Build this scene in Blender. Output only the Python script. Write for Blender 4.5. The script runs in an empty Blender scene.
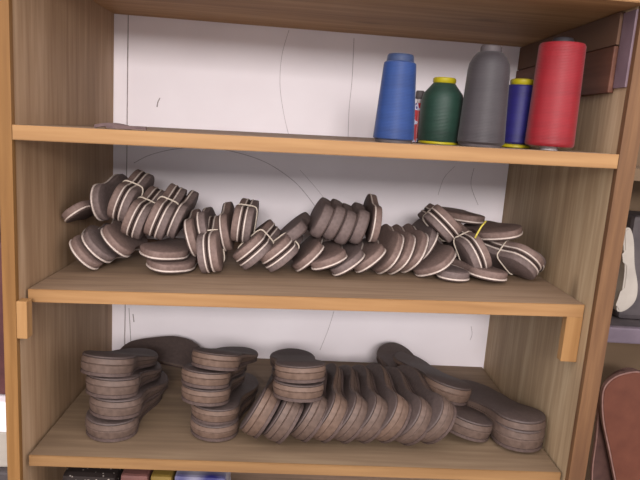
import bpy, bmesh, math, random
from mathutils import Vector, Matrix
PI = math.pi
scene = bpy.context.scene
C = scene.collection
R = random.Random(7)

# ------------------------------------------------------------------ camera
W = 0.90                      # clear width between the two side panels
DEP = 0.483                   # depth to the back panel
CP = Vector((0.42077, -0.90573, 0.55195)); PITCH, YAW, ROLL, FPX = 0.18369, 0.04146, 0.06991, 605.84
Fw = Vector((math.sin(YAW)*math.cos(PITCH), math.cos(YAW)*math.cos(PITCH), -math.sin(PITCH)))
Rt = Vector((math.cos(YAW), -math.sin(YAW), 0)); Up = Rt.cross(Fw)
R2 = Rt*math.cos(ROLL)+Up*math.sin(ROLL); U2 = -Rt*math.sin(ROLL)+Up*math.cos(ROLL)
cd = bpy.data.cameras.new('camera'); cam = bpy.data.objects.new('camera', cd); C.objects.link(cam)
M3 = Matrix((R2, U2, -Fw)).transposed()
cam.matrix_world = Matrix.Translation(CP) @ M3.to_4x4()
cd.sensor_width = 36; cd.lens = FPX/640*36; cd.clip_start = 0.01
scene.camera = cam

def ray(px, py): return (Fw*FPX + R2*(px-320) - U2*(py-240)).normalized()
def at(px, py, Y):
    d = ray(px, py); return CP + d*((Y-CP.y)/d.y)
def at_x(px, py, X):
    d = ray(px, py); return CP + d*((X-CP.x)/d.x)
SH = {1: (0.52487, 0.54255), 2: (0.26876, 0.29694), 3: (-0.01063, 0.00339)}
def shz(k, x): a, b = SH[k]; return a+(b-a)*x/W
def on(px, py, k):                       # where a pixel meets the top of shelf k
    d = ray(px, py); a, b = SH[k]; s = (b-a)/W
    t = (a + s*CP.x - CP.z)/(d.z - s*d.x)
    return CP + d*t

# ------------------------------------------------------------------ materials
def lin(c): return tuple(((v/255+0.055)/1.055)**2.4 if v/255 > 0.04045 else v/255/12.92 for v in c)+(1,)
def base(name, rough=0.6, spec=0.3):
    m = bpy.data.materials.new(name); m.use_nodes = True
    nt = m.node_tree; b = nt.nodes['Principled BSDF']
    b.inputs['Roughness'].default_value = rough; b.inputs['Specular IOR Level'].default_value = spec
    return m, nt, b
def mottled(name, c1, c2, scale=30, rough=0.6, bump=0.1, spec=0.3, stretch=(1,1,1), detail=6, bdist=0.001):
    m, nt, b = base(name, rough, spec); N = nt.nodes; L = nt.links
    tc = N.new('ShaderNodeTexCoord'); mp = N.new('ShaderNodeMapping'); mp.inputs['Scale'].default_value = stretch
    nz = N.new('ShaderNodeTexNoise'); nz.inputs['Scale'].default_value = scale; nz.inputs['Detail'].default_value = detail
    cr = N.new('ShaderNodeValToRGB'); cr.color_ramp.elements[0].position = .32; cr.color_ramp.elements[1].position = .68
    cr.color_ramp.elements[0].color = lin(c1); cr.color_ramp.elements[1].color = lin(c2)
    L.new(tc.outputs['Object'], mp.inputs[0]); L.new(mp.outputs[0], nz.inputs[0]); L.new(nz.outputs[0], cr.inputs[0])
    L.new(cr.outputs[0], b.inputs['Base Color'])
    if bump:
        bp = N.new('ShaderNodeBump'); bp.inputs['Strength'].default_value = bump; bp.inputs['Distance'].default_value = bdist
        L.new(nz.outputs[0], bp.inputs['Height']); L.new(bp.outputs[0], b.inputs['Normal'])
    return m
def wood(name, c1, c2, c3, axis='z', scale=1.0, rough=0.6, knots=True):
    # streaks along `axis`, with wide growth bands and a few knots
    m, nt, b = base(name, rough, 0.25); N = nt.nodes; L = nt.links
    tc = N.new('ShaderNodeTexCoord')
    def stretched(s):
        mp = N.new('ShaderNodeMapping')
        k = {'x': (0.06, 1, 1), 'y': (1, 0.06, 1), 'z': (1, 1, 0.06)}[axis]
        mp.inputs['Scale'].default_value = tuple(v*s for v in k); L.new(tc.outputs['Object'], mp.inputs[0]); return mp
    n1 = N.new('ShaderNodeTexNoise'); n1.inputs['Scale'].default_value = 130*scale; n1.inputs['Detail'].default_value = 5
    n2 = N.new('ShaderNodeTexNoise'); n2.inputs['Scale'].default_value = 28*scale; n2.inputs['Detail'].default_value = 3; n2.inputs['Distortion'].default_value = .6
    L.new(stretched(1).outputs[0], n1.inputs[0]); L.new(stretched(1).outputs[0], n2.inputs[0])
    ad = N.new('ShaderNodeMath'); ad.operation = 'MULTIPLY_ADD'; ad.inputs[1].default_value = .45
    L.new(n1.outputs[0], ad.inputs[0])
    ml = N.new('ShaderNodeMath'); ml.operation = 'MULTIPLY'; ml.inputs[1].default_value = .55; L.new(n2.outputs[0], ml.inputs[0])
    L.new(ml.outputs[0], ad.inputs[2])
    cr = N.new('ShaderNodeValToRGB'); e = cr.color_ramp.elements
    e[0].position = .36; e[0].color = lin(c1); e[1].position = .62; e[1].color = lin(c3)
    q = e.new(.5); q.color = lin(c2)
    L.new(ad.outputs[0], cr.inputs[0])
    out = cr.outputs[0]
    if knots:
        vo = N.new('ShaderNodeTexVoronoi'); vo.inputs['Scale'].default_value = 6.5
        mp = N.new('ShaderNodeMapping'); mp.inputs['Scale'].default_value = {'x': (.45, 1, 1), 'y': (1, .45, 1), 'z': (1, 1, .45)}[axis]
        L.new(tc.outputs['Object'], mp.inputs[0]); L.new(mp.outputs[0], vo.inputs[0])
        kr = N.new('ShaderNodeValToRGB'); kr.color_ramp.elements[0].position = .04; kr.color_ramp.elements[1].position = .13
        kr.color_ramp.elements[0].color = (1,1,1,1); kr.color_ramp.elements[1].color = (0,0,0,1)
        L.new(vo.outputs['Distance'], kr.inputs[0])
        mx = N.new('ShaderNodeMix'); mx.data_type = 'RGBA'; mx.inputs['B'].default_value = lin(tuple(v*.55 for v in c1))
        sc = N.new('ShaderNodeMath'); sc.operation = 'MULTIPLY'; sc.inputs[1].default_value = .55
        L.new(kr.outputs[0], sc.inputs[0]); L.new(sc.outputs[0], mx.inputs['Factor']); L.new(out, mx.inputs['A']); out = mx.outputs['Result']
    L.new(out, b.inputs['Base Color'])
    bp = N.new('ShaderNodeBump'); bp.inputs['Strength'].default_value = .12; bp.inputs['Distance'].default_value = .001
    L.new(n1.outputs[0], bp.inputs['Height']); L.new(bp.outputs[0], b.inputs['Normal'])
    return m
def thread(name, c, c2, pitch=900):
    m, nt, b = base(name, 0.5, 0.4); N = nt.nodes; L = nt.links
    tc = N.new('ShaderNodeTexCoord'); wv = N.new('ShaderNodeTexWave'); wv.bands_direction = 'Z'
    wv.inputs['Scale'].default_value = pitch/6.28; wv.inputs['Distortion'].default_value = 1.2; wv.inputs['Detail'].default_value = 2
    nz = N.new('ShaderNodeTexNoise'); nz.inputs['Scale'].default_value = 25; mp = N.new('ShaderNodeMapping'); mp.inputs['Scale'].default_value = (.3,.3,3)
    L.new(tc.outputs['Object'], wv.inputs[0]); L.new(tc.outputs['Object'], mp.inputs[0]); L.new(mp.outputs[0], nz.inputs[0])
    ad = N.new('ShaderNodeMath'); ad.operation = 'MULTIPLY_ADD'; ad.inputs[1].default_value = .35
    L.new(wv.outputs['Fac'], ad.inputs[0]); L.new(nz.outputs[0], ad.inputs[2])
    cr = N.new('ShaderNodeValToRGB'); cr.color_ramp.elements[0].position = .3; cr.color_ramp.elements[1].position = .95
    cr.color_ramp.elements[0].color = lin(c2); cr.color_ramp.elements[1].color = lin(c)
    L.new(ad.outputs[0], cr.inputs[0]); L.new(cr.outputs[0], b.inputs['Base Color'])
    bp = N.new('ShaderNodeBump'); bp.inputs['Strength'].default_value = .35; bp.inputs['Distance'].default_value = .0006
    L.new(wv.outputs['Fac'], bp.inputs['Height']); L.new(bp.outputs[0], b.inputs['Normal'])
    b.inputs['Sheen Weight'].default_value = .1
    return m

PANEL = wood('panel_pine', (144,115,88), (160,131,102), (174,146,118), 'z', .9)
PANELR = wood('panel_pine_right', (150,126,98), (166,142,112), (180,158,128), 'z', 1.1)
STILE = wood('edge_pine', (110,76,40), (122,86,46), (136,98,56), 'z', .8)
BOARD = wood('board_pine', (126,104,84), (140,116,94), (152,128,106), 'x', .8)
BEDGE = wood('board_edge_pine', (134,98,62), (146,109,70), (158,121,80), 'x', .7)
DIM_BOARD = wood('dim_board_pine', (106,88,70), (118,98,78), (130,110,88), 'x', .8)  # darker copy of the board pine: bottom shelf's weaker light put into the colour
DIM_EDGE = wood('dim_edge_pine', (120,88,56), (132,99,64), (144,110,72), 'x', .7)  # same dimming painted into the bottom shelf's front edge
STILER = wood('brown_edge_pine', (88,60,40), (100,70,46), (116,84,56), 'z', .8)
TOPB = wood('top_board_pine', (150,114,78), (166,130,90), (180,144,104), 'x', .7)
CLEAT = wood('cleat_pine', (138,100,60), (150,112,70), (160,122,80), 'z', .6, knots=False)
DARKB = wood('reddish_board', (84,52,40), (98,62,48), (112,74,58), 'y', .8)
WHITE = mottled('white_board', (232,224,228), (238,231,235), 6, .55, .03)
SEAM = mottled('seam_dark', (130,118,114), (160,148,146), 60, .9, 0)
INK = mottled('pencil_grey', (170,160,163), (192,182,186), 90, .9, 0)
FOAM = mottled('brown_foam', (112,93,87), (130,109,101), 180, .72, .25, .3)
FOAM2 = mottled('grey_brown_foam', (102,88,85), (119,103,99), 180, .72, .25, .3)
RUB = mottled('dark_rubber_base', (72,58,54), (88,72,67), 200, .7, .2, .3)
CREAM = mottled('cream_layer', (196,180,170), (214,200,190), 150, .6, .1)
WEDGE = mottled('wedge_foam', (84,68,60), (100,82,73), 120, .62, .2, .35)
WEDGE2 = mottled('wedge_foam_tan', (92,73,62), (108,87,75), 120, .62, .2, .35)
WTOP = mottled('wedge_footbed', (72,60,57), (84,71,67), 160, .6, .2, .35)
TWINE = mottled('pale_twine', (190,176,160), (214,200,184), 300, .8, .3)
YTWINE = mottled('yellow_twine', (188,172,70), (212,196,96), 300, .8, .3)
LEATHER = mottled('brown_leather', (84,46,34), (98,56,42), 25, .5, .1)
LEDGE = mottled('leather_edge', (110,80,74), (130,100,92), 60, .6, .1)
DARKL = mottled('dark_leather', (66,44,40), (84,58,52), 40, .6, .1)
GREYP = mottled('lilac_grey_plastic', (84,74,84), (100,88,98), 20, .4, 0)
DGREY = mottled('dark_grey', (66,60,62), (84,76,76), 30, .6, .05)
PALE = mottled('off_white', (150,142,134), (168,160,150), 20, .5, .05)
MAROON = mottled('maroon', (62,34,36), (84,46,46), 20, .6, .05)
YEL = mottled('yellow_plastic', (160,146,20), (174,160,34), 40, .4, 0)
BLK = mottled('black_plastic', (36,34,38), (50,47,50), 40, .45, 0)
CLEAR = mottled('grey_white_plastic', (170,160,160), (200,190,190), 40, .3, 0)
STRIPC = mottled('dark_strip_leather', (84,66,66), (104,84,82), 60, .7, .15)

# ------------------------------------------------------------------ helpers
def mesh_obj(name, bm, mats, parent=None, smooth=False):
    me = bpy.data.meshes.new(name); bmesh.ops.recalc_face_normals(bm, faces=bm.faces); bm.to_mesh(me); bm.free()
    for m in (mats if isinstance(mats, (list, tuple)) else [mats]): me.materials.append(m)
    if smooth:
        for p in me.polygons: p.use_smooth = True
    o = bpy.data.objects.new(name, me); C.objects.link(o)
    if parent: o.parent = parent
    return o
def tag(o, label, cat, group=None, kind=None):
    if label: o['label'] = label
    if cat: o['category'] = cat
    if group: o['group'] = group
    if kind: o['kind'] = kind
    return o
def empty(name, loc, label=None, cat=None, group=None):
    o = bpy.data.objects.new(name, None); o.empty_display_size = .03; C.objects.link(o); o.location = loc
    return tag(o, label, cat, group)
def hexa(bm, pts, mi=0):      # pts: 8 points, bottom 4 then top 4
    v = [bm.verts.new(p) for p in pts]; fs = []
    for idx in ((0,3,2,1), (4,5,6,7), (0,1,5,4), (1,2,6,5), (2,3,7,6), (3,0,4,7)):
        f = bm.faces.new([v[i] for i in idx]); f.material_index = mi; fs.append(f)
    return fs
def box(bm, x0, x1, y0, y1, z0, z1, bev=0.0, mi=0):
    b2 = bmesh.new()
    hexa(b2, [(x0,y0,z0),(x1,y0,z0),(x1,y1,z0),(x0,y1,z0),(x0,y0,z1),(x1,y0,z1),(x1,y1,z1),(x0,y1,z1)], mi)
    if bev: bmesh.ops.bevel(b2, geom=list(b2.edges), offset=bev, segments=2, affect='EDGES', profile=.6)
    t = bpy.data.meshes.new('t'); b2.to_mesh(t); b2.free(); bm.from_mesh(t); bpy.data.meshes.remove(t)
def lathe(bm, prof, n=48, z0=0, mi=0):
    rings = []
    for r, z in prof:
        rings.append([bm.verts.new((r*math.cos(2*PI*i/n), r*math.sin(2*PI*i/n), z+z0)) for i in range(n)])
    for a, b in zip(rings, rings[1:]):
        for i in range(n):
            f = bm.faces.new((a[i], a[(i+1)%n], b[(i+1)%n], b[i])); f.material_index = mi
    for rg in (rings[0], rings[-1]):
        f = bm.faces.new(rg); f.material_index = mi
def tube(bm, pts, r, n=8, closed=False):
    rings = []; m = len(pts); pts = [Vector(p) for p in pts]; nrm = None
    for i, p in enumerate(pts):
        a = pts[(i-1) % m] if (closed or i) else p; b = pts[(i+1) % m] if (closed or i < m-1) else p
        t = (b-a).normalized()
        if nrm is None: nrm = t.orthogonal().normalized()
        nrm = (nrm - t*nrm.dot(t)).normalized(); bn = t.cross(nrm)
        rings.append([bm.verts.new(p + (nrm*math.cos(2*PI*k/n)+bn*math.sin(2*PI*k/n))*r) for k in range(n)])
    pr = list(zip(rings, rings[1:])) + ([(rings[-1], rings[0])] if closed else [])
    for a, b in pr:
        for k in range(n): bm.faces.new((a[k], a[(k+1)%n], b[(k+1)%n], b[k]))
    if not closed: bm.faces.new(rings[0]); bm.faces.new(rings[-1])

# ------------------------------------------------------------------ the bookcase
unit = empty('shelf_unit', (W/2, 0, -0.40), 'open pine shelf unit with white back panel, holding thread and soles', 'shelf unit')
OFF = Vector((W/2, 0, -0.40))
def upart(name, bm, mats, parent=None, smooth=False):
    # geometry is given in world coordinates; the unit's Empty is the origin
    bmesh.ops.translate(bm, verts=bm.verts, vec=-OFF)
    return mesh_obj(name, bm, mats, parent or unit, smooth)
TOPZ, BOTZ = 0.98, -0.40
def side(x0, x1, m):
    bm = bmesh.new(); box(bm, x0, x1, 0.012, DEP+.004, BOTZ, TOPZ); return upart('side_panel', bm, m)
pl = side(-0.019, 0, PANEL); prr = side(W, W+0.027, PANELR)
bm = bmesh.new(); box(bm, -0.0195, 0.0005, 0, 0.012, BOTZ, TOPZ, .0012); upart('front_edging', bm, STILE)
bm = bmesh.new(); box(bm, W-0.0005, W+0.0275, 0, 0.012, BOTZ, TOPZ, .0012); upart('front_edging', bm, STILER)
def plank(zl, zr, x0, x1, y0, th, m=BOARD, em=BEDGE, name='shelf_board'):
    a = lambda x: zl+(zr-zl)*x/W
    b2 = bmesh.new(); y1 = DEP-0.001; e = .004
    hexa(b2, [(x0,y0+e,a(x0)-th),(x1,y0+e,a(x1)-th),(x1,y1,a(x1)-th),(x0,y1,a(x0)-th),(x0,y0+e,a(x0)),(x1,y0+e,a(x1)),(x1,y1,a(x1)),(x0,y1,a(x0))])
    o = upart(name, b2, m)
    b3 = bmesh.new()
    hexa(b3, [(x0,y0,a(x0)-th),(x1,y0,a(x1)-th),(x1,y0+e,a(x1)-th),(x0,y0+e,a(x0)-th),(x0,y0,a(x0)),(x1,y0,a(x1)),(x1,y0+e,a(x1)),(x0,y0+e,a(x0))])
    bmesh.ops.bevel(b3, geom=[e_ for e_ in b3.edges if abs(e_.verts[0].co.y-y0) < 1e-5 and abs(e_.verts[1].co.y-y0) < 1e-5], offset=.0012, segments=2, affect='EDGES')
    upart('edge_strip', b3, em, o)
    return o
plank(0.7615, 0.757+0.0, 0.0008, W-.0008, -0.01, -0.022, TOPB, BEDGE)            # board over the top bay (its underside shows)
plank(*SH[1], 0.0008, W-.0008, 0.0, 0.0215)
plank(*SH[2], 0.004, W-.001, 0.033, 0.0210)
plank(*SH[3], 0.006, W-.004, 0.020, 0.0185, DIM_BOARD, DIM_EDGE)
plank(-0.31, -0.30, 0.0008, W-.0008, 0.0, 0.02)
# cleats under the middle shelf
z = shz(2, 0)
bm = bmesh.new(); box(bm, 0.0006, 0.0165, 0.0005, 0.020, z-.070, z-.010, .0012); upart('cleat', bm, CLEAT)
z = shz(2, W)-.0212
bm = bmesh.new(); box(bm, W-.0275, W-.0005, 0.034, 0.050, z-.078, z, .0012); upart('cleat', bm, CLEAT)
# reddish-brown board nailed along the right panel, under the top board
zt = at_x(605, 50, W).z; zb = at_x(605, 94, W).z
bm = bmesh.new(); box(bm, W-.010, W-.0005, 0.048, DEP-.001, zb, zt, .002); upart('support_board', bm, DARKB)
bm = bmesh.new(); box(bm, W-.008, W-.0005, 0.048, DEP-.001, zt+.0015, .7555, .001); upart('support_board', bm, mottled('brown_board', (86,62,48), (104,76,58), 14, .7, .05, stretch=(1,.2,1)))
zs0 = at_x(622, 88, W).z; zs1 = at_x(622, 15, W).z
bm = bmesh.new(); box(bm, W-.004, W-.0005, 0.010, 0.046, zs0, min(zs1, .755), .0008); upart('corner_strip', bm, mottled('purple_grey_strip', (98,80,88), (118,98,106), 20, .5, .05))
# back panel: narrow strip, wide sheet
SX = at(127.5, 80, DEP).x
bm = bmesh.new(); box(bm, 0, SX-.0012, DEP, DEP+.006, BOTZ, TOPZ); back0 = upart('back_strip', bm, WHITE)
bm = bmesh.new(); box(bm, SX+.0012, W, DEP, DEP+.006, BOTZ, TOPZ); back = upart('back_panel', bm, WHITE)
bm = bmesh.new(); box(bm, SX-.0011, SX+.0011, DEP+.002, DEP+.0055, BOTZ, TOPZ); upart('back_seam', bm, SEAM)
def pen(pxs, w=.0011, m=INK):
    # a pencil line drawn on the back panel
    P = [at(x, y, DEP) for x, y in pxs]
    # Catmull-Rom through the points
    Q = []
    for i in range(len(P)-1):
        p0 = P[max(i-1, 0)]; p1 = P[i]; p2 = P[i+1]; p3 = P[min(i+2, len(P)-1)]
        for k in range(8):
            t = k/8; Q.append(.5*((2*p1)+(p2-p0)*t+(2*p0-5*p1+4*p2-p3)*t*t+(3*p1-p0-3*p2+p3)*t**3))
    Q.append(P[-1]); bm = bmesh.new(); vs = []
    for i, q in enumerate(Q):
        t = (Q[min(i+1, len(Q)-1)]-Q[max(i-1, 0)]).normalized(); s = Vector((t.z, 0, -t.x))*w/2
        vs.append([bm.verts.new((q.x+sg*s.x, DEP-d, q.z+sg*s.z)) for sg, d in ((-1,-.0005),(-1,.0006),(1,.0006),(1,-.0005))])
    for a, b in zip(vs, vs[1:]):
        for k in range(4): bm.faces.new((a[k], a[(k+1)%4], b[(k+1)%4], b[k]))
    bm.faces.new(vs[0]); bm.faces.new(vs[-1])
    upart('pencil_line', bm, m, back)
pen([(134,163),(150,155),(175,149),(205,147),(235,152),(265,162),(290,178),(305,193),(322,216)], .0016)
pen([(289,30),(282,55),(280,85),(284,115),(290,140)], .0011)
pen([(354,38),(352,80),(349,110),(348,142)], .0014)
pen([(160,98),(158,102),(157,107)], .0022, SEAM)
pen([(474,168),(471,185),(478,205)], .0011)
pen([(455,166),(444,178),(438,195)], .0009)
pen([(334,311),(328,330),(320,350)], .0013)
pen([(300,170),(316,188),(330,206)], .0008)
pen([(129,308),(130,325),(131,345)], .0013, SEAM)
pen([(133,314),(134,322)], .0022, SEAM)
pen([(471,326),(472,334),(470,340)], .0012)

# ------------------------------------------------------------------ soles
def sole_meshes(L, wh, ww, wf, curve, layers, flip=False, n=26, zbend=None, sharp=2.6):
    """outline stations along x (front end = -L/2, heel there unless flip); layers = list of
    (mesh name, material, [(zfun, inset), ...]) rings bottom to top. Returns mesh data, one per layer."""
    S = []
    for i in range(n+1):
        t = .5-.5*math.cos(PI*i/n)
        x = (t-.5)*L
        u = 1-t if flip else t
        # half width: heel, waist, forefoot blended
        g = lambda c, s: math.exp(-((u-c)/s)**2)
        w = ww/2 + (wh-ww)/2*min(1, g(.14, .2)*1.05) + (wf-ww)/2*min(1, g(.72, .24)*1.05)
        # round both ends with a superellipse
        re = (wh*.5)/L; rt = (wf*.62)/L
        if u < re: w *= max(0, 1-((re-u)/re)**2.2)**(1/2.2)
        if u > 1-rt: w *= max(0, 1-((u-1+rt)/rt)**2.2)**(1/2.0)
        cy = curve*math.sin((u-.3)*PI*.9)
        S.append((x, max(w, .0012), cy, u))
    out = []
    for nm, mat, rings in layers:
        bm = bmesh.new(); loops = []
        for zf, ins in rings:
            lp = []
            for side_ in (1, -1):
                rng = range(n+1) if side_ == 1 else range(n, -1, -1)
                for i in rng:
                    x, w, cy, u = S[i]
                    xs = x*(1-ins/(L/2)); ws = max(w-ins, .0008)
                    lp.append(bm.verts.new((xs, cy+side_*ws, zf(u))))
            loops.append(lp)
        m = len(loops[0])
        for a, b in zip(loops, loops[1:]):
            for i in range(m): bm.faces.new((a[i], a[(i+1)%m], b[(i+1)%m], b[i]))
        for lp in (loops[0], loops[-1]):
            for i in range(n): bm.faces.new((lp[i], lp[i+1], lp[m-2-i], lp[m-1-i]))
        bmesh.ops.recalc_face_normals(bm, faces=bm.faces)
        me = bpy.data.meshes.new(nm); bm.to_mesh(me); bm.free(); me.materials.append(mat)
        me.polygons.foreach_set('use_smooth', [True]*len(me.polygons))
        me.set_sharp_from_angle(angle=math.radians(38))
        out.append((nm, me))
    return out
c = lambda z: (lambda u: z)
def thin_layers(body, rub, T=.0165):
    bz = lambda f: (lambda u: .0060+(T-.0060)*f*(1-.10*u))
    return [('foam_body', body, [(c(.0060), .0010), (bz(.2), .0002), (bz(.75), .0), (bz(.93), .0012), (bz(1), .0036)]),
            ('cream_layer', CREAM, [(c(.0032), .0006), (c(.0035), -.0005), (c(.0057), -.0005), (c(.0060), .0006)]),
            ('rubber_base', rub, [(c(0), .0024), (c(.0010), .0008), (c(.0032), .0006)])]
T1 = .018; L1 = .165
def thin(body, rub, wh=.070, wf=.078, ww=.056, L=L1, curve=.004, flip=False, lay=None): return sole_meshes(L, wh, ww, wf, curve, lay or thin_layers(body, rub, T1), flip)
def plain_layers(T):
    return [('foam_body', FOAM2, [(c(.0032), .001), (c(.006), .0), (c(T*.7), 0), (c(T*.92), .0012), (c(T), .004)]), ('rubber_base', RUB, [(c(0), .003), (c(.001), .001), (c(.0032), .001)])]
KINDS = {
 'a': thin(FOAM, RUB), 'b': thin(FOAM2, RUB, curve=-.004), 'w': thin(FOAM, RUB, .066, .086, .060, flip=True),
 's': thin(FOAM, RUB, .050, .06, .042, L=.13), 'm': thin(FOAM2, RUB, .062, .070, .052, L=.10, curve=0),
 'p': thin(FOAM, RUB, .068, .074, .056, lay=plain_layers(.022)),
}
def wedge_layers(body, T, Tf):
    th = lambda f: (lambda u: (.006+((T-.006)+((Tf-T)*min(1, max(0, (u-.2)/.55))))*f) + .004*max(0, u-.75)/.25)
    return [('wedge_body', body, [(c(.0062), .0012), (th(.15), .0), (th(.45), -.0012), (th(.5), .0006), (th(.55), -.0012), (th(.85), .0)]),
            ('footbed', WTOP, [(th(.86), .0012), (th(.9), .0), (th(.97), .0008), (th(1), .0035)]),
            ('outsole', RUB, [(c(0), .002), (c(.0008), .0), (c(.006), .0)])]
def wedge(body, T=.036, Tf=.024, L=.215, wh=.078, ww=.062, wf=.086, curve=.006, flip=False): return sole_meshes(L, wh, ww, wf, curve, wedge_layers(body, T, Tf), flip)
WL = .235
WK = {'A': wedge(WEDGE, .0350, .018, wh=.092, wf=.094, L=WL), 'B': wedge(WEDGE2, .0295, .016, wh=.088, L=WL), 'D': wedge(WEDGE, .036, .018, wh=.092, ww=.064, L=WL, curve=.014), 'E': wedge(WEDGE2, .036, .018, wh=.092, ww=.064, L=WL, curve=.012),
      'F': wedge(WEDGE, .041, .024, wh=.088, wf=.094, L=WL)}
for nm_, me_ in WK.setdefault('G', sole_meshes(.20, .070, .060, .078, .004, wedge_layers(WEDGE, .016, .012))):
    for v in me_.vertices: v.co.z += .036*math.cos(PI*v.co.x/.205); v.co.x += .0
WT = {'G': .014, 'A': .0350, 'B': .0295, 'D': .036, 'E': .036, 'F': .041}
def frame(az, el, roll):
    az, el, roll = map(math.radians, (az, el, roll))
    d = Vector((math.sin(az)*math.cos(el), math.cos(az)*math.cos(el), math.sin(el)))
    side0 = Vector((math.cos(az), -math.sin(az), 0)); up0 = side0.cross(d)
    z = up0*math.cos(roll) + side0*math.sin(roll); y = z.cross(d)
    return Matrix((d, y, z)).transposed()
ALL = []; UNITS = []
def put(kinds, k, P, az, el, roll, L, T, name, label, cat, group, rest=None, flat=0.0):
    """P = world position of the centre of the front end of the sole."""
    Rm = frame(az, el, roll)
    o = P - Rm @ Vector((-L/2, 0, T/2)) if not flat else P - Rm @ Vector((-L/2, 0, flat))
    mw = Rm.to_4x4(); mw.translation = o
    if rest:
        low = 1e9
        for nm, me in kinds[k]:
            for v in me.vertices:
                q = mw @ v.co; low = min(low, q.z - shz(rest, q.x))
        mw.translation = mw.translation - Vector((0, 0, low-.0003))
    e = empty(name, (0,0,0), label, cat, group); e.matrix_world = mw
    for nm, me in kinds[k]:
        ob = bpy.data.objects.new(nm, me); C.objects.link(ob); ob.parent = e
    ALL.append(e); UNITS.append([e]); return e

# middle shelf: thin brown soles with a cream layer, ends facing the room.
# (kind, px, py of the front end's centre, Y of it, azimuth, elevation, roll, rests on shelf, where)
MID = [
 # left heap, lower row
 ('a', 79, 258, .140, 2, -1, 46, 2, 'lowest at far left, cream edge slanting down right'),
 ('b', 93, 250, .150, 2, -1, 46, 0, 'second from left in low row at far left'),
 ('a', 111, 243, .160, 2, -2, 44, 0, 'third from left in low row at far left'),
 ('w', 163, 268, .135, 8, -1, 3, 2, 'lying flat, lower of the flat two at left'),
 ('w', 158, 256, .140, 8, -2, 4, 0, 'lying flat, upper of the flat two at left'),
 ('s', 69, 214, .160, 10, 2, -38, 0, 'alone at far left, tilted against left panel'),
 ('b', 99, 207, .190, 6, 8, 82, 0, 'on edge at left end of upper heap'),
 ('P', 113, 211, .185, 4, 13, -70, 0, 'first tied pair of upper heap'),
 ('P', 128, 225, .175, 4, 12, -68, 0, 'second tied pair of upper heap'),
 ('P', 153, 227, .165, 3, 15, -68, 0, 'third tied pair of upper heap, brightest edges'),
 ('b', 170, 226, .180, 3, 10, 112, 0, 'leaning at right end of upper heap'),
 # centre left, standing on edge
 ('a', 189, 240, .165, 0, -2, 72, 0, 'on edge, right of the flat two'),
 ('b', 202, 232, .190, 0, -2, 76, 0, 'on edge, second right of the flat two'),
 ('P', 212, 255, .140, -1, 7, 80, 2, 'tied pair on edge nearest the room'),
 ('a', 227, 234, .190, 0, 2, 78, 0, 'on edge just right of the front pair'),
 ('P', 243, 232, .185, 1, 2, -84, 0, 'tallest tied pair left of centre'),
 ('P', 247, 256, .150, 9, 8, -44, 2, 'knotted pair leaning left, left of centre'),
 ('P', 273, 257, .150, 6, 5, -42, 2, 'pair leaning left, right of knotted pair'),
 ('p', 292, 237, .200, 6, 3, -42, 0, 'plain one leaning behind, left of centre'),
 ('a', 308, 250, .165, 2, 3, -46, 2, 'leaning left, cream edge on its right'),
 # centre, lower row
 ('a', 331, 259, .145, -2, 0, -24, 2, 'low lean at the front of centre'),
 ('b', 353, 260, .150, -2, 0, -36, 2, 'leaning left, first right of centre'),
 ('a', 367, 259, .155, -2, 0, -42, 2, 'leaning left, second right of centre'),
 ('w', 391, 249, .160, -4, 4, -60, 2, 'leaning left, third right of centre, large'),
 ('w', 407, 251, .160, -4, 4, -60, 2, 'leaning left, fourth right of centre, large'),
 ('w', 424, 252, .160, -4, 3, -60, 2, 'leaning left, fifth right of centre, large'),
 ('w', 440, 258, .150, -4, 0, -34, 2, 'leaning left, sixth right of centre, large'),
 # centre, upper row
 ('p', 318, 224, .190, -1, 2, -66, 0, 'plain, leftmost of upper centre row'),
 ('p', 332, 228, .188, -1, 2, -68, 0, 'plain, second of upper centre row'),
 ('p', 346, 231, .186, -1, 2, -70, 0, 'plain, third of upper centre row'),
 ('p', 359, 235, .184, -1, 2, -74, 0, 'plain, fourth of upper centre row'),
 ('a', 376, 228, .190, -1, 2, 96, 0, 'rightmost of upper centre row, cream on left'),
 # right heap
 ('b', 433, 242, .190, -4, -3, -62, 0, 'leaning behind right end of centre row'),
 ('P', 443, 224, .180, 8, -10, 42, 0, 'tied pair high at left of right heap'),
 ('w', 473, 224, .250, -6, -2, 4, 0, 'flat and dark at back of right heap'),
 ('w', 517, 231, .170, -14, -5, -12, 0, 'topmost of right heap, cream edge curling up'),
 ('P', 479, 255, .160, -8, 3, 62, 0, 'tied pair on edge amid right heap'),
 ('m', 461, 273, .150, -4, 0, 2, 2, 'flat and low at foot of right heap'),
 ('a', 501, 274, .140, -14, 0, 6, 2, 'flat in front of right heap'),
 ('P', 534, 267, .150, -30, -1, 40, 0, 'tied pair slanting down at far right'),
 ('b', 556, 264, .190, -42, -1, 38, 0, 'rightmost, slanting down beside right panel'),
]
CATS = 'shoe sole'
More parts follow.
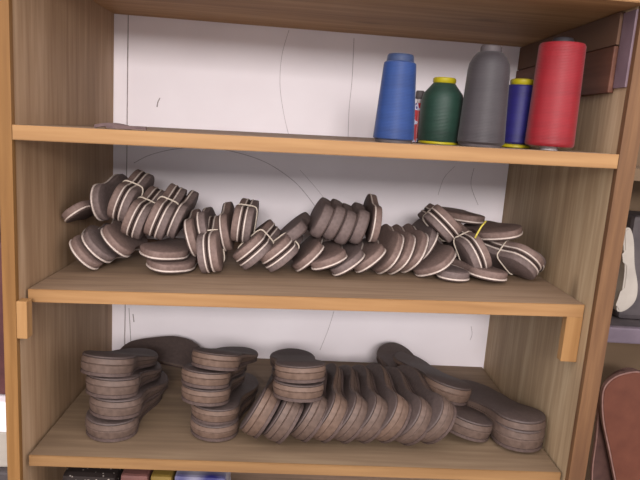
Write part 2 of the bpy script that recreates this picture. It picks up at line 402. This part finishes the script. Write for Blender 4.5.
for k, px, py, Y, az, el, ro, rest, where in MID:
    P = at(px, py, Y)
    grp = 'thin brown soles with cream edges on the middle shelf'
    if k == 'P':
        Rm = frame(az, el, ro); nrm = Rm.col[2]
        a = put(KINDS, 'a', P + nrm*(T1/2+.0004), az, el, ro, L1, T1, 'shoe_sole', 'cream-layered sole, left or upper one of '+where, CATS, grp, rest)
        dz = a.matrix_world.translation.z
        # the partner lies base to base with the first
        mw = a.matrix_world.copy(); Rb = frame(az, el, ro+180)
        c0 = a.matrix_world @ Vector((0,0,0)) - nrm*.0008
        e = empty('shoe_sole', (0,0,0), 'cream-layered sole, right or lower one of '+where, CATS, grp)
        mb = Rb.to_4x4(); mb.translation = c0; e.matrix_world = mb
        for nm, me in KINDS['b']:
            ob = bpy.data.objects.new(nm, me); C.objects.link(ob); ob.parent = e
        ALL.append(e); UNITS[-1].append(e)
        if rest:
            low = 1e9
            for nm, me in KINDS['b']:
                for v in me.vertices:
                    q = mb @ v.co; low = min(low, q.z-shz(rest, q.x))
            if low < 0:
                for ob in (a, e): ob.location.z += -low+.0003
                c0.z += -low+.0003
        # string round the waist
        bm = bmesh.new(); pts = []
        hw, ht = .0328, T1+.0026
        for i in range(28):
            t = 2*PI*i/28; cx_, sx_ = math.cos(t), math.sin(t)
            pts.append(Vector((.0, hw*math.copysign(abs(cx_)**.35, cx_), ht*math.copysign(abs(sx_)**.35, sx_))))
        tube(bm, pts, .0015, 6, True)
        kx = bmesh.new()
        o = mesh_obj('twine_tie', bm, TWINE, None, True)
        bmesh.new().free(); kx.free()
        UNITS[-1].append(o)
        mt = Rm.to_4x4(); mt.translation = c0 + Rm @ Vector((-.020, .0, 0)); o.matrix_world = mt
        tag(o, 'pale twine round '+where, 'twine', 'twine ties on the middle shelf')
    else:
        Lk = {'m': .10, 's': .13}.get(k, L1)
        put(KINDS, k, P, az, el, ro, Lk, .022 if k == 'p' else T1, 'shoe_sole', ('brown shoe sole, ' if k == 'p' else 'cream-layered brown shoe sole, ')+where, CATS, grp, rest)

# bottom shelf: thick brown wedge soles
GB = 'thick brown wedge soles on the bottom shelf'
def low(k, px, py, Y, az, el, ro, rest, where, P=None):
    return put(WK, k, P or at(px, py, Y), az, el, ro, WL, WT[k], 'wedge_sole', 'thick brown wedge sole, '+where, CATS, GB, rest)
def pile(k, spots, Y, px0, py0, names_, rest=3):
    base_ = None
    for i, ((dx, az, el, dy), w_) in enumerate(zip(spots, names_)):
        if i == 0:
            base_ = low(k, px0, py0, Y, az, el, 0, rest, w_); P0 = at(px0, py0, Y); z0 = base_.matrix_world.translation.z
            zc = (base_.matrix_world @ Vector((-WL/2, 0, WT[k]/2))); 
        else:
            P = zc + Vector((dx, dy, i*(WT[k]+.0012)))
            low(k, 0, 0, 0, az, el, 0, 0, w_, P)
pile('A', ((0,8,0,0), (.004,10,-6,.002), (.0,7,-10,.004), (-.012,8,-14,.008)), .070, 101, 428,
     ('lowest of far left stack', 'second from bottom of far left stack', 'third from bottom of far left stack', 'topmost of far left stack'))
pile('B', ((0,12,0,0), (-.004,14,-4,.002), (-.022,10,-8,.004), (-.024,12,-11,.006), (-.010,14,-15,.010)), .085, 209, 418,
     ('lowest of second stack from left', 'second from bottom of second stack from left', 'middle one of second stack from left', 'second from top of second stack from left', 'topmost of second stack from left'))
low('B', 300, 396, .055, 0, -9, 0, 0, 'lower of two lying across the leaning row')
low('B', 301, 380, .060, -3, -11, -2, 0, 'upper of two lying across the leaning row')
xs = [252, 276, 300, 323, 346, 369, 392, 415, 438]
names = ['leftmost', 'second from left', 'third from left', 'fourth from left', 'middle one', 'fourth from right', 'third from right', 'second from right', 'rightmost']
for i, (x, n_) in enumerate(zip(xs, names)):
    low('D' if i % 3 else 'E', x+1, 435, .057, 9-i*2.2, 6.5, -62+i*.6, 3, n_+' of the leaning row')
low('F', 532, 453, .072, -12, 0, 0, 3, 'lower of two against the right panel')
low('F', 534, 429, .076, -16, -2, 0, 0, 'upper of two against the right panel')
low('D', 476, 440, .10, -9, 0, 12, 3, 'low between leaning row and right panel')
low('E', 452, 400, .17, -11, -2, 12, 0, 'dark, heaped behind right end of row')
low('D', 416, 398, .200, 0, 7, 4, 0, 'on top of the row, face showing')
low('G', 108, 352, .405, 86, 0, 30, 3, 'arched, across the back behind far left stack')

# small settling shifts (mm) so that the heaped soles touch instead of sharing space
OFFS = [(0,0,0), (0,0,0), (0,0,0), (-0.1,0,-0.1), (-3.6,-0.4,0), (-2.7,1.3,-1.2), (-7.9,0.4,-1.1), (7.4,-0.7,2.9), (6.3,-0.1,-2.4), (2.9,-0,-1.2), (4.5,0.3,-1.7), (1.6,0.3,1.6), (-0.1,-0.7,-0.9), (-8,0.5,0.5), (-6,0.1,-2.8), (-4.2,0.2,6.8), (0.8,0.9,6.4), (4.7,0.5,3.5), (-5.6,-2.3,-2.7), (-0,-1.7,-0), (-2.8,0.4,7.1), (-4.8,-0.7,0.3), (7.2,-1.6,0.1), (7.9,0.9,0.1), (0,0,0), (-7.1,-0.3,3.7), (7.9,-0.8,0.6), (7.8,0.8,-1.3), (4.7,1.3,2.8), (0.8,0.1,-1), (1.8,0.5,7.8), (0.8,0.3,2.6), (-3.7,0.1,-7.1), (1.9,0.5,2.8), (1.5,-0.5,7.8), (-1.3,-0.4,-6.2), (3.6,-4.3,-4.8), (-5.3,-0.6,-0.3), (-7.4,-1.5,2.7), (5.8,3.5,4.2), (-22.1,-0,-0), (-0.9,-1.4,-0.1), (0.5,-2.7,7), (-0.4,-1.5,7.6), (0.2,1.7,7.8), (-4.7,-3.4,0.6), (-2.9,3,-2.8), (0.1,-0.7,2.5), (-0.5,-0,3.8), (0.6,2,6.4), (-5.2,1,2.4), (-1.6,1.8,7.6), (0.5,1.2,4.1), (0.8,-7.9,-0.1), (5.9,-2.3,1.7), (3.1,-1.2,1.3), (0.6,-0.1,0.6), (-3.2,0,2.1), (-5.2,-1.2,5), (-3.2,-1.4,1.8), (-4.7,-1.3,6.3), (-5.6,2,4.2), (-1.1,0.8,-7.7), (-7.4,-1.6,-0.2), (2.3,1.2,7.6), (1,0.4,-4.6), (0,0,0)]
for u_, of_ in zip(UNITS, OFFS):
    for o_ in u_: o_.location = o_.location + Vector(of_)*.001

# ------------------------------------------------------------------ thread spools
def spool(name, label, pxc, pyb, Y, hpx, parts, tilt=0):
    P = at(pxc, pyb, Y); z = shz(1, P.x)
    o = empty(name, (P.x, P.y, z+.0002), label, 'thread spool', None); o.rotation_euler = (0, math.radians(tilt), 0)
    for nm, m, prof in parts:
        bm = bmesh.new(); lathe(bm, prof, 56); ob = mesh_obj(nm, bm, m, o, True); ob.data.set_sharp_from_angle(angle=math.radians(40))
    return o
S_ = .001
BLUE = thread('blue_thread', (24,58,116), (16,42,90)); GREEN = thread('green_thread', (28,58,46), (18,42,34))
GRAY = thread('grey_thread', (58,52,54), (46,41,44)); PURP = thread('purple_thread', (36,30,104), (24,20,76)); RED = thread('red_thread', (134,10,24), (112,8,20))
def mm(l): return [(a*.001, b*.001) for a, b in l]
spool('thread_spool', 'tall tapered cone of blue thread, leftmost on the top shelf', 393, 143, .07, 0, [
  ('thread_winding', BLUE, mm([(30,4),(32.5,6),(32.5,9),(25.5,119),(25,122),(22,124)])),
  ('cone_core', DGREY, mm([(29,0),(29,4),(29.5,4.2)])), ('cone_tip', thread('dark_blue_tip', (44,60,96), (30,42,70)), mm([(21.5,124.2),(20.5,133),(19,135),(10,135)]))])
spool('thread_spool', 'squat green thread spool with a yellow rim, beside the blue cone', 438, 144.5, .122, 0, [
  ('thread_winding', GREEN, mm([(33,4),(35.5,7),(35.5,60),(35,72),(32,82),(19,98),(18,99)])),
  ('base_rim', YEL, mm([(33,0),(34,1),(34,3),(33,4)])), ('top_rim', YEL, mm([(17.5,99.2),(19,101),(19,106),(17,108),(10,108)]))])
spool('thread_spool', 'tallest charcoal grey thread cone with a domed top, in the middle', 480, 146, .072, 0, [
  ('thread_winding', GRAY, mm([(34,4),(37,7),(37,10),(32.5,118),(31,128),(26,138),(20,145),(17,146)])),
  ('cone_core', DGREY, mm([(33,0),(33.5,3.8)])), ('cone_tip', DGREY, mm([(16.5,146.2),(16,154),(14,156),(8,156)]))])
spool('thread_spool', 'slim purple thread spool with yellow top and base, left of the red one', 514, 150, .118, 0, [
  ('thread_winding', PURP, mm([(22,6),(25,9),(24,99),(22,102)])),
  ('base_rim', YEL, mm([(24,0),(26,1),(26,4),(23,6)])), ('top_rim', YEL, mm([(18,102.2),(19.5,104),(19.5,110),(17,112),(8,112)]))])
spool('thread_spool', 'large red thread cone, rightmost on the top shelf', 548, 152, .065, 0, [
  ('thread_winding', RED, mm([(35,6),(37.5,9),(37.5,12),(34.8,160),(33,163),(22,164)])),
  ('cone_core', CLEAR, mm([(14,0),(14,5.8)])), ('cone_tip', BLK, mm([(17,164.2),(16,170),(14,172),(8,172)]))])
# small bottle with a red white and blue wrap
def tricolor():
    m, nt, b = base('printed_wrap', .35, .4); N = nt.nodes; L = nt.links
    tc = N.new('ShaderNodeTexCoord'); nz = N.new('ShaderNodeTexNoise'); nz.inputs['Scale'].default_value = 60; nz.inputs['Detail'].default_value = 1
    cr = N.new('ShaderNodeValToRGB'); cr.color_ramp.interpolation = 'CONSTANT'; e = cr.color_ramp.elements
    e[0].color = lin((176,44,50)); e[0].position = 0; e[1].color = lin((190,190,210)); e[1].position = .52
    q = e.new(.58); q.color = lin((70,66,140)); q = e.new(.64); q.color = lin((184,60,56))
    L.new(tc.outputs['Object'], nz.inputs[0]); L.new(nz.outputs[0], cr.inputs[0]); L.new(cr.outputs[0], b.inputs['Base Color']); return m
P = at(415.5, 143, .160)
o = empty('small_bottle', (P.x, P.y, shz(1, P.x)+.0002), 'small patterned red, white and blue bottle between blue and green thread', 'bottle')
for nm, m, prof in (('printed_body', tricolor(), mm([(10,0),(11.5,1),(11.5,58),(9,64),(6,67)])), ('bottle_neck', CLEAR, mm([(5,67.2),(5,74)])), ('cap', DGREY, mm([(7,74.2),(7.5,75),(7.5,86),(6,88)]))):
    bm = bmesh.new(); lathe(bm, prof, 32); mesh_obj(nm, bm, m, o, True).data.set_sharp_from_angle(angle=math.radians(40))
# leather offcuts on the top shelf
for (xa, ya, xb, yb, Y, lab, dz) in ((94,126,130,128,.05,'dark leather offcut strip on the top shelf, left and upper of the two', 0), (108,127,147,129,.035,'dark leather offcut strip on the top shelf, right and lower of the two', 0)):
    A = at(xa, ya, Y); B = at(xb, yb, Y); bm = bmesh.new(); n = 8
    wd = .016 if xa == 94 else .010; rows = []
    for i in range(n+1):
        t = i/n; x = A.x+(B.x-A.x)*t; w = wd*(.6+.4*math.sin(PI*min(1, t*1.2+.1)))
        z = shz(1, x)+.0003+ (.0040*math.sin(PI*t) if xa == 94 else .001)
        rows.append([bm.verts.new(p) for p in ((x, Y-w/2+.0, z), (x, Y+w/2, z), (x, Y+w/2, z+.0050), (x, Y-w/2, z+.0050))])
    for a, b in zip(rows, rows[1:]):
        for k in range(4): bm.faces.new((a[k], a[(k+1)%4], b[(k+1)%4], b[k]))
    bm.faces.new(rows[0]); bm.faces.new(rows[-1])
    if xa == 108: bmesh.ops.translate(bm, verts=bm.verts, vec=(0, -.005, 0))
    else: bmesh.ops.translate(bm, verts=bm.verts, vec=(0, .006, 0))
    tag(mesh_obj('leather_strip', bm, STRIPC), lab, 'leather strip', 'leather offcuts')

# yellow twine over the right heap
bm = bmesh.new(); tube(bm, [at(486,221,.148), at(481,227,.144), at(477,234,.141), at(475,238,.141)], .0016, 6)
tag(mesh_obj('twine_tie', bm, YTWINE, None, True), 'short yellow twine tie on top of the right heap of soles', 'twine')

# ------------------------------------------------------------------ setting
def struct(name, bm, m): o = mesh_obj(name, bm, m); o['kind'] = 'structure'; return o
TAN = mottled('tan_wall', (92,74,56), (108,88,68), 5, .8, .05)
bm = bmesh.new(); box(bm, -1.4, 2.6, .53, .60, -.46, 2.2); struct('wall_back', bm, TAN)
FLO = mottled('grey_floor', (96,88,80), (116,108,98), 8, .7, .05)
bm = bmesh.new(); box(bm, -1.4, 2.6, -3.6, .60, -.46, -.4005); struct('floor', bm, FLO)

# ------------------------------------------------------------------ right neighbour
nb = empty('side_rack', (1.10, .1, -.40), 'brown wooden rack standing to the right of the shelf unit', 'rack')
def npart(name, bm, m):
    bmesh.ops.translate(bm, verts=bm.verts, vec=-Vector((1.10,.1,-.40))); return mesh_obj(name, bm, m, nb)
bm = bmesh.new(); box(bm, .96, 1.60, .30, .315, -.40, .98); npart('rack_back', bm, TAN)
zl = at(620, 328, .12).z
bm = bmesh.new(); box(bm, .945, 1.60, .12, .2995, zl-.02, zl-.005); npart('rack_shelf', bm, DGREY)
bm = bmesh.new(); box(bm, .945, 1.60, .105, .1195, zl-.024, zl+.005, .003); npart('shelf_edging', bm, GREYP)
bm = bmesh.new(); box(bm, 1.58, 1.60, .03, .2995, -.40, .98); npart('rack_side', bm, STILE)
bm = bmesh.new(); box(bm, .945, 1.60, .10, .2995, .50, .52); npart('rack_shelf', bm, TAN)
# outline things in the rack
def slab(name, pts, Y0, th, m, label, cat, group=None, edge=None, lean=0.0):
    P = [at(x, y, Y0) for x, y in pts]
    Q = []
    n = len(P)
    for i in range(n):
        p0, p1, p2, p3 = P[i-1], P[i], P[(i+1) % n], P[(i+2) % n]
        for k in range(5):
            t = k/5; Q.append(.5*((2*p1)+(p2-p0)*t+(2*p0-5*p1+4*p2-p3)*t*t+(3*p1-p0-3*p2+p3)*t**3))
    cen = sum(Q, Vector())/len(Q); base_z = min(q.z for q in Q)
    o = empty(name, (cen.x, Y0, base_z), label, cat, group)
    def ring(bm, y, s):
        out = []
        for i, q in enumerate(Q):
            t = (Q[(i+1) % len(Q)]-Q[i-1]).normalized(); nn = Vector((t.z, 0, -t.x))
            if nn.dot(q-cen) < 0 and abs(nn.dot(q-cen)) > .004: nn = -nn
            out.append(bm.verts.new((q.x-nn.x*s-cen.x, y-Y0, q.z-nn.z*s-base_z)))
        return out
    bm = bmesh.new(); rs = [ring(bm, Y0+th, .002), ring(bm, Y0+th*.8, 0), ring(bm, Y0+.0011, 0)]
    for a, b in zip(rs, rs[1:]):
        for i in range(len(a)): bm.faces.new((a[i], a[(i+1)%len(a)], b[(i+1)%len(a)], b[i]))
    bm.faces.new(rs[0]); bm.faces.new(rs[-1]); mesh_obj('rim', bm, edge or m, o)
    bm = bmesh.new(); rs = [ring(bm, Y0+.001, .003), ring(bm, Y0, .0035)]
    for a, b in zip(rs, rs[1:]):
        for i in range(len(a)): bm.faces.new((a[i], a[(i+1)%len(a)], b[(i+1)%len(a)], b[i]))
    bm.faces.new(rs[0]); bm.faces.new(rs[-1]); mesh_obj('face', bm, m, o)
    return o
slab('sole_pattern', [(603,392),(612,379),(626,373),(642,372),(660,380),(662,405),(648,422),(643,445),(645,470),(655,495),(650,520),(625,520),(617,490),(610,455),(603,420)], .16, .012, LEATHER,
     'large rounded reddish brown leather sole pattern at the lower right edge', 'sole pattern', None, LEDGE)
slab('sole_pattern', [(600,400),(605,385),(616,374),(630,369),(640,375),(620,400),(612,430),(618,470),(622,520),(600,520),(592,480),(596,440)], .185, .010, DARKL,
     'dark leather sole pattern standing behind the reddish brown one', 'sole pattern', None, LEDGE)
slab('shoe_last', [(624,232),(630,228),(634,240),(635,265),(638,285),(636,300),(628,309),(620,312),(617,308),(622,292),(625,270),(624,250)], .15, .03, PALE,
     'pale curved shoe shape standing on the dark ledge right of the unit', 'shoe last')
bm = bmesh.new(); A = at(632,215,.2); box(bm, A.x, A.x+.14, .19, .29, zl-.0045, A.z, .01)
tag(mesh_obj('dark_bag', bm, DGREY), 'dark bag on the ledge behind the pale shoe shape', 'bag')
# ------------------------------------------------------------------ left neighbour
def blk(name, x0, x1, y0, y1, z0, z1, parts, label, cat, bev=.004):
    o = empty(name, ((x0+x1)/2, (y0+y1)/2, z0), label, cat)
    ox, oy = (x0+x1)/2, (y0+y1)/2
    for nm, m, f in parts:
        bm = bmesh.new(); box(bm, x0-ox+f[4], x1-ox-f[4], y0-oy+f[5], y1-oy-f[5], (z1-z0)*f[0], (z1-z0)*f[1], bev); mesh_obj(nm, bm, m, o)
    return o
zA = at(3,427,.05).z; zB = at(3,447,.05).z
st = blk('storage_stand', -.30, -.035, .05, .35, -.40, zB-.045, [('stand_body', PALE, (0,.9,0,0,0,0)), ('stand_top', DGREY, (.9005,1,0,0,-.004,-.004))], 'pale cabinet with dark top at the left edge', 'cabinet')
z0 = zB-.045
blk('white_box', -.29, -.04, .06, .34, z0+.0005, zA+.04, [('box_body', PALE, (0,.55,0,0,0,0)), ('box_lid', WHITE, (.551,1,0,0,-.003,-.003))], 'white lidded box on the cabinet at the left edge', 'box')
blk('maroon_bag', -.28, -.045, .08, .33, zA+.041, zA+.34, [('bag_body', MAROON, (0,.9,0,0,0,0)), ('bag_top', MAROON, (.9,1,0,0,.02,.06))], 'dark maroon bag on top of the white box', 'bag', .01)

# ------------------------------------------------------------------ under the bottom shelf
def speck():
    m, nt, b = base('speckled_dark', .7, .2); N = nt.nodes; L = nt.links
    tc = N.new('ShaderNodeTexCoord'); vo = N.new('ShaderNodeTexVoronoi'); vo.inputs['Scale'].default_value = 120
    cr = N.new('ShaderNodeValToRGB'); cr.color_ramp.interpolation = 'CONSTANT'
    cr.color_ramp.elements[0].color = lin((140,130,122)); cr.color_ramp.elements[1].color = lin((44,36,34)); cr.color_ramp.elements[1].position = .2
    L.new(tc.outputs['Object'], vo.inputs[0]); L.new(vo.outputs['Distance'], cr.inputs[0]); L.new(cr.outputs[0], b.inputs['Base Color']); return m
def low_thing(name, xa, xb, ytop, Y, m, m2, label, cat, depth=.1, bev=.006):
    A = at(xa, ytop, Y); B = at(xb, ytop, Y); zf = -.31+.01*A.x/W+.0006
    return blk(name, A.x, B.x, Y, Y+depth, zf, A.z, [('package_body', m, (0,.8,0,0,0,0)), ('package_top', m2, (.80,1,0,0,.0,.0))], label, cat, bev)
low_thing('speckled_bag', 60, 116, 475, .06, speck(), speck(), 'dark white-speckled bag below the bottom shelf, at the left', 'bag', .12, .012)
low_thing('pink_pouch', 120, 148, 475, .05, mottled('dusty_red', (90,52,50), (110,68,62), 20, .6, .05), mottled('dusty_pink', (96,62,58), (112,74,68), 20, .6, .05), 'dusty pink pouch below the bottom shelf, beside the speckled bag', 'pouch')
low_thing('yellow_box', 150, 172, 476, .05, mottled('ochre', (108,86,36), (124,100,44), 20, .6, .05), mottled('ochre_lid', (112,90,38), (126,102,46), 20, .6, .05), 'ochre yellow box below the bottom shelf, between pouch and white packet', 'box')
low_thing('printed_packet', 174, 226, 476, .045, mottled('white_blue_print', (40,38,96), (160,156,166), 24, .4, 0, detail=0), mottled('white_blue_print_top', (40,38,96), (160,156,166), 24, .4, 0, detail=0), 'white and blue printed packet below the bottom shelf', 'packet')

# ------------------------------------------------------------------ light
def area(name, loc, target, size, power, col):
    l = bpy.data.lights.new(name, 'AREA'); l.shape = 'RECTANGLE'; l.size, l.size_y = size; l.energy = power; l.color = col
    o = bpy.data.objects.new(name, l); C.objects.link(o); o.location = loc
    o.rotation_euler = (Vector(target)-Vector(loc)).to_track_quat('-Z', 'Y').to_euler(); return o
area('ceiling_lamp', (.50, -3.1, 1.20), (.45, .2, .40), (1.1, .45), 64, (1.0, .95, .93))
w = bpy.data.worlds.new('world'); scene.world = w; w.use_nodes = True
N = w.node_tree.nodes; L = w.node_tree.links; bg = N['Background']
tc = N.new('ShaderNodeTexCoord'); sp = N.new('ShaderNodeSeparateXYZ'); mr = N.new('ShaderNodeMapRange')   # brighter ceiling, dimmer floor of the room
mr.inputs['From Min'].default_value = -.6; mr.inputs['From Max'].default_value = .6; mr.inputs['To Min'].default_value = .42; mr.inputs['To Max'].default_value = 1.85
L.new(tc.outputs['Generated'], sp.inputs[0]); L.new(sp.outputs['Z'], mr.inputs['Value']); L.new(mr.outputs[0], bg.inputs[1])
bg.inputs[0].default_value = (1.0, .95, .97, 1)
vs = scene.view_settings; scene.display_settings.display_device = 'sRGB'
vs.view_transform = 'Standard'; vs.look = 'None'; vs.exposure = 0.36; vs.gamma = 1; vs.use_curve_mapping = False
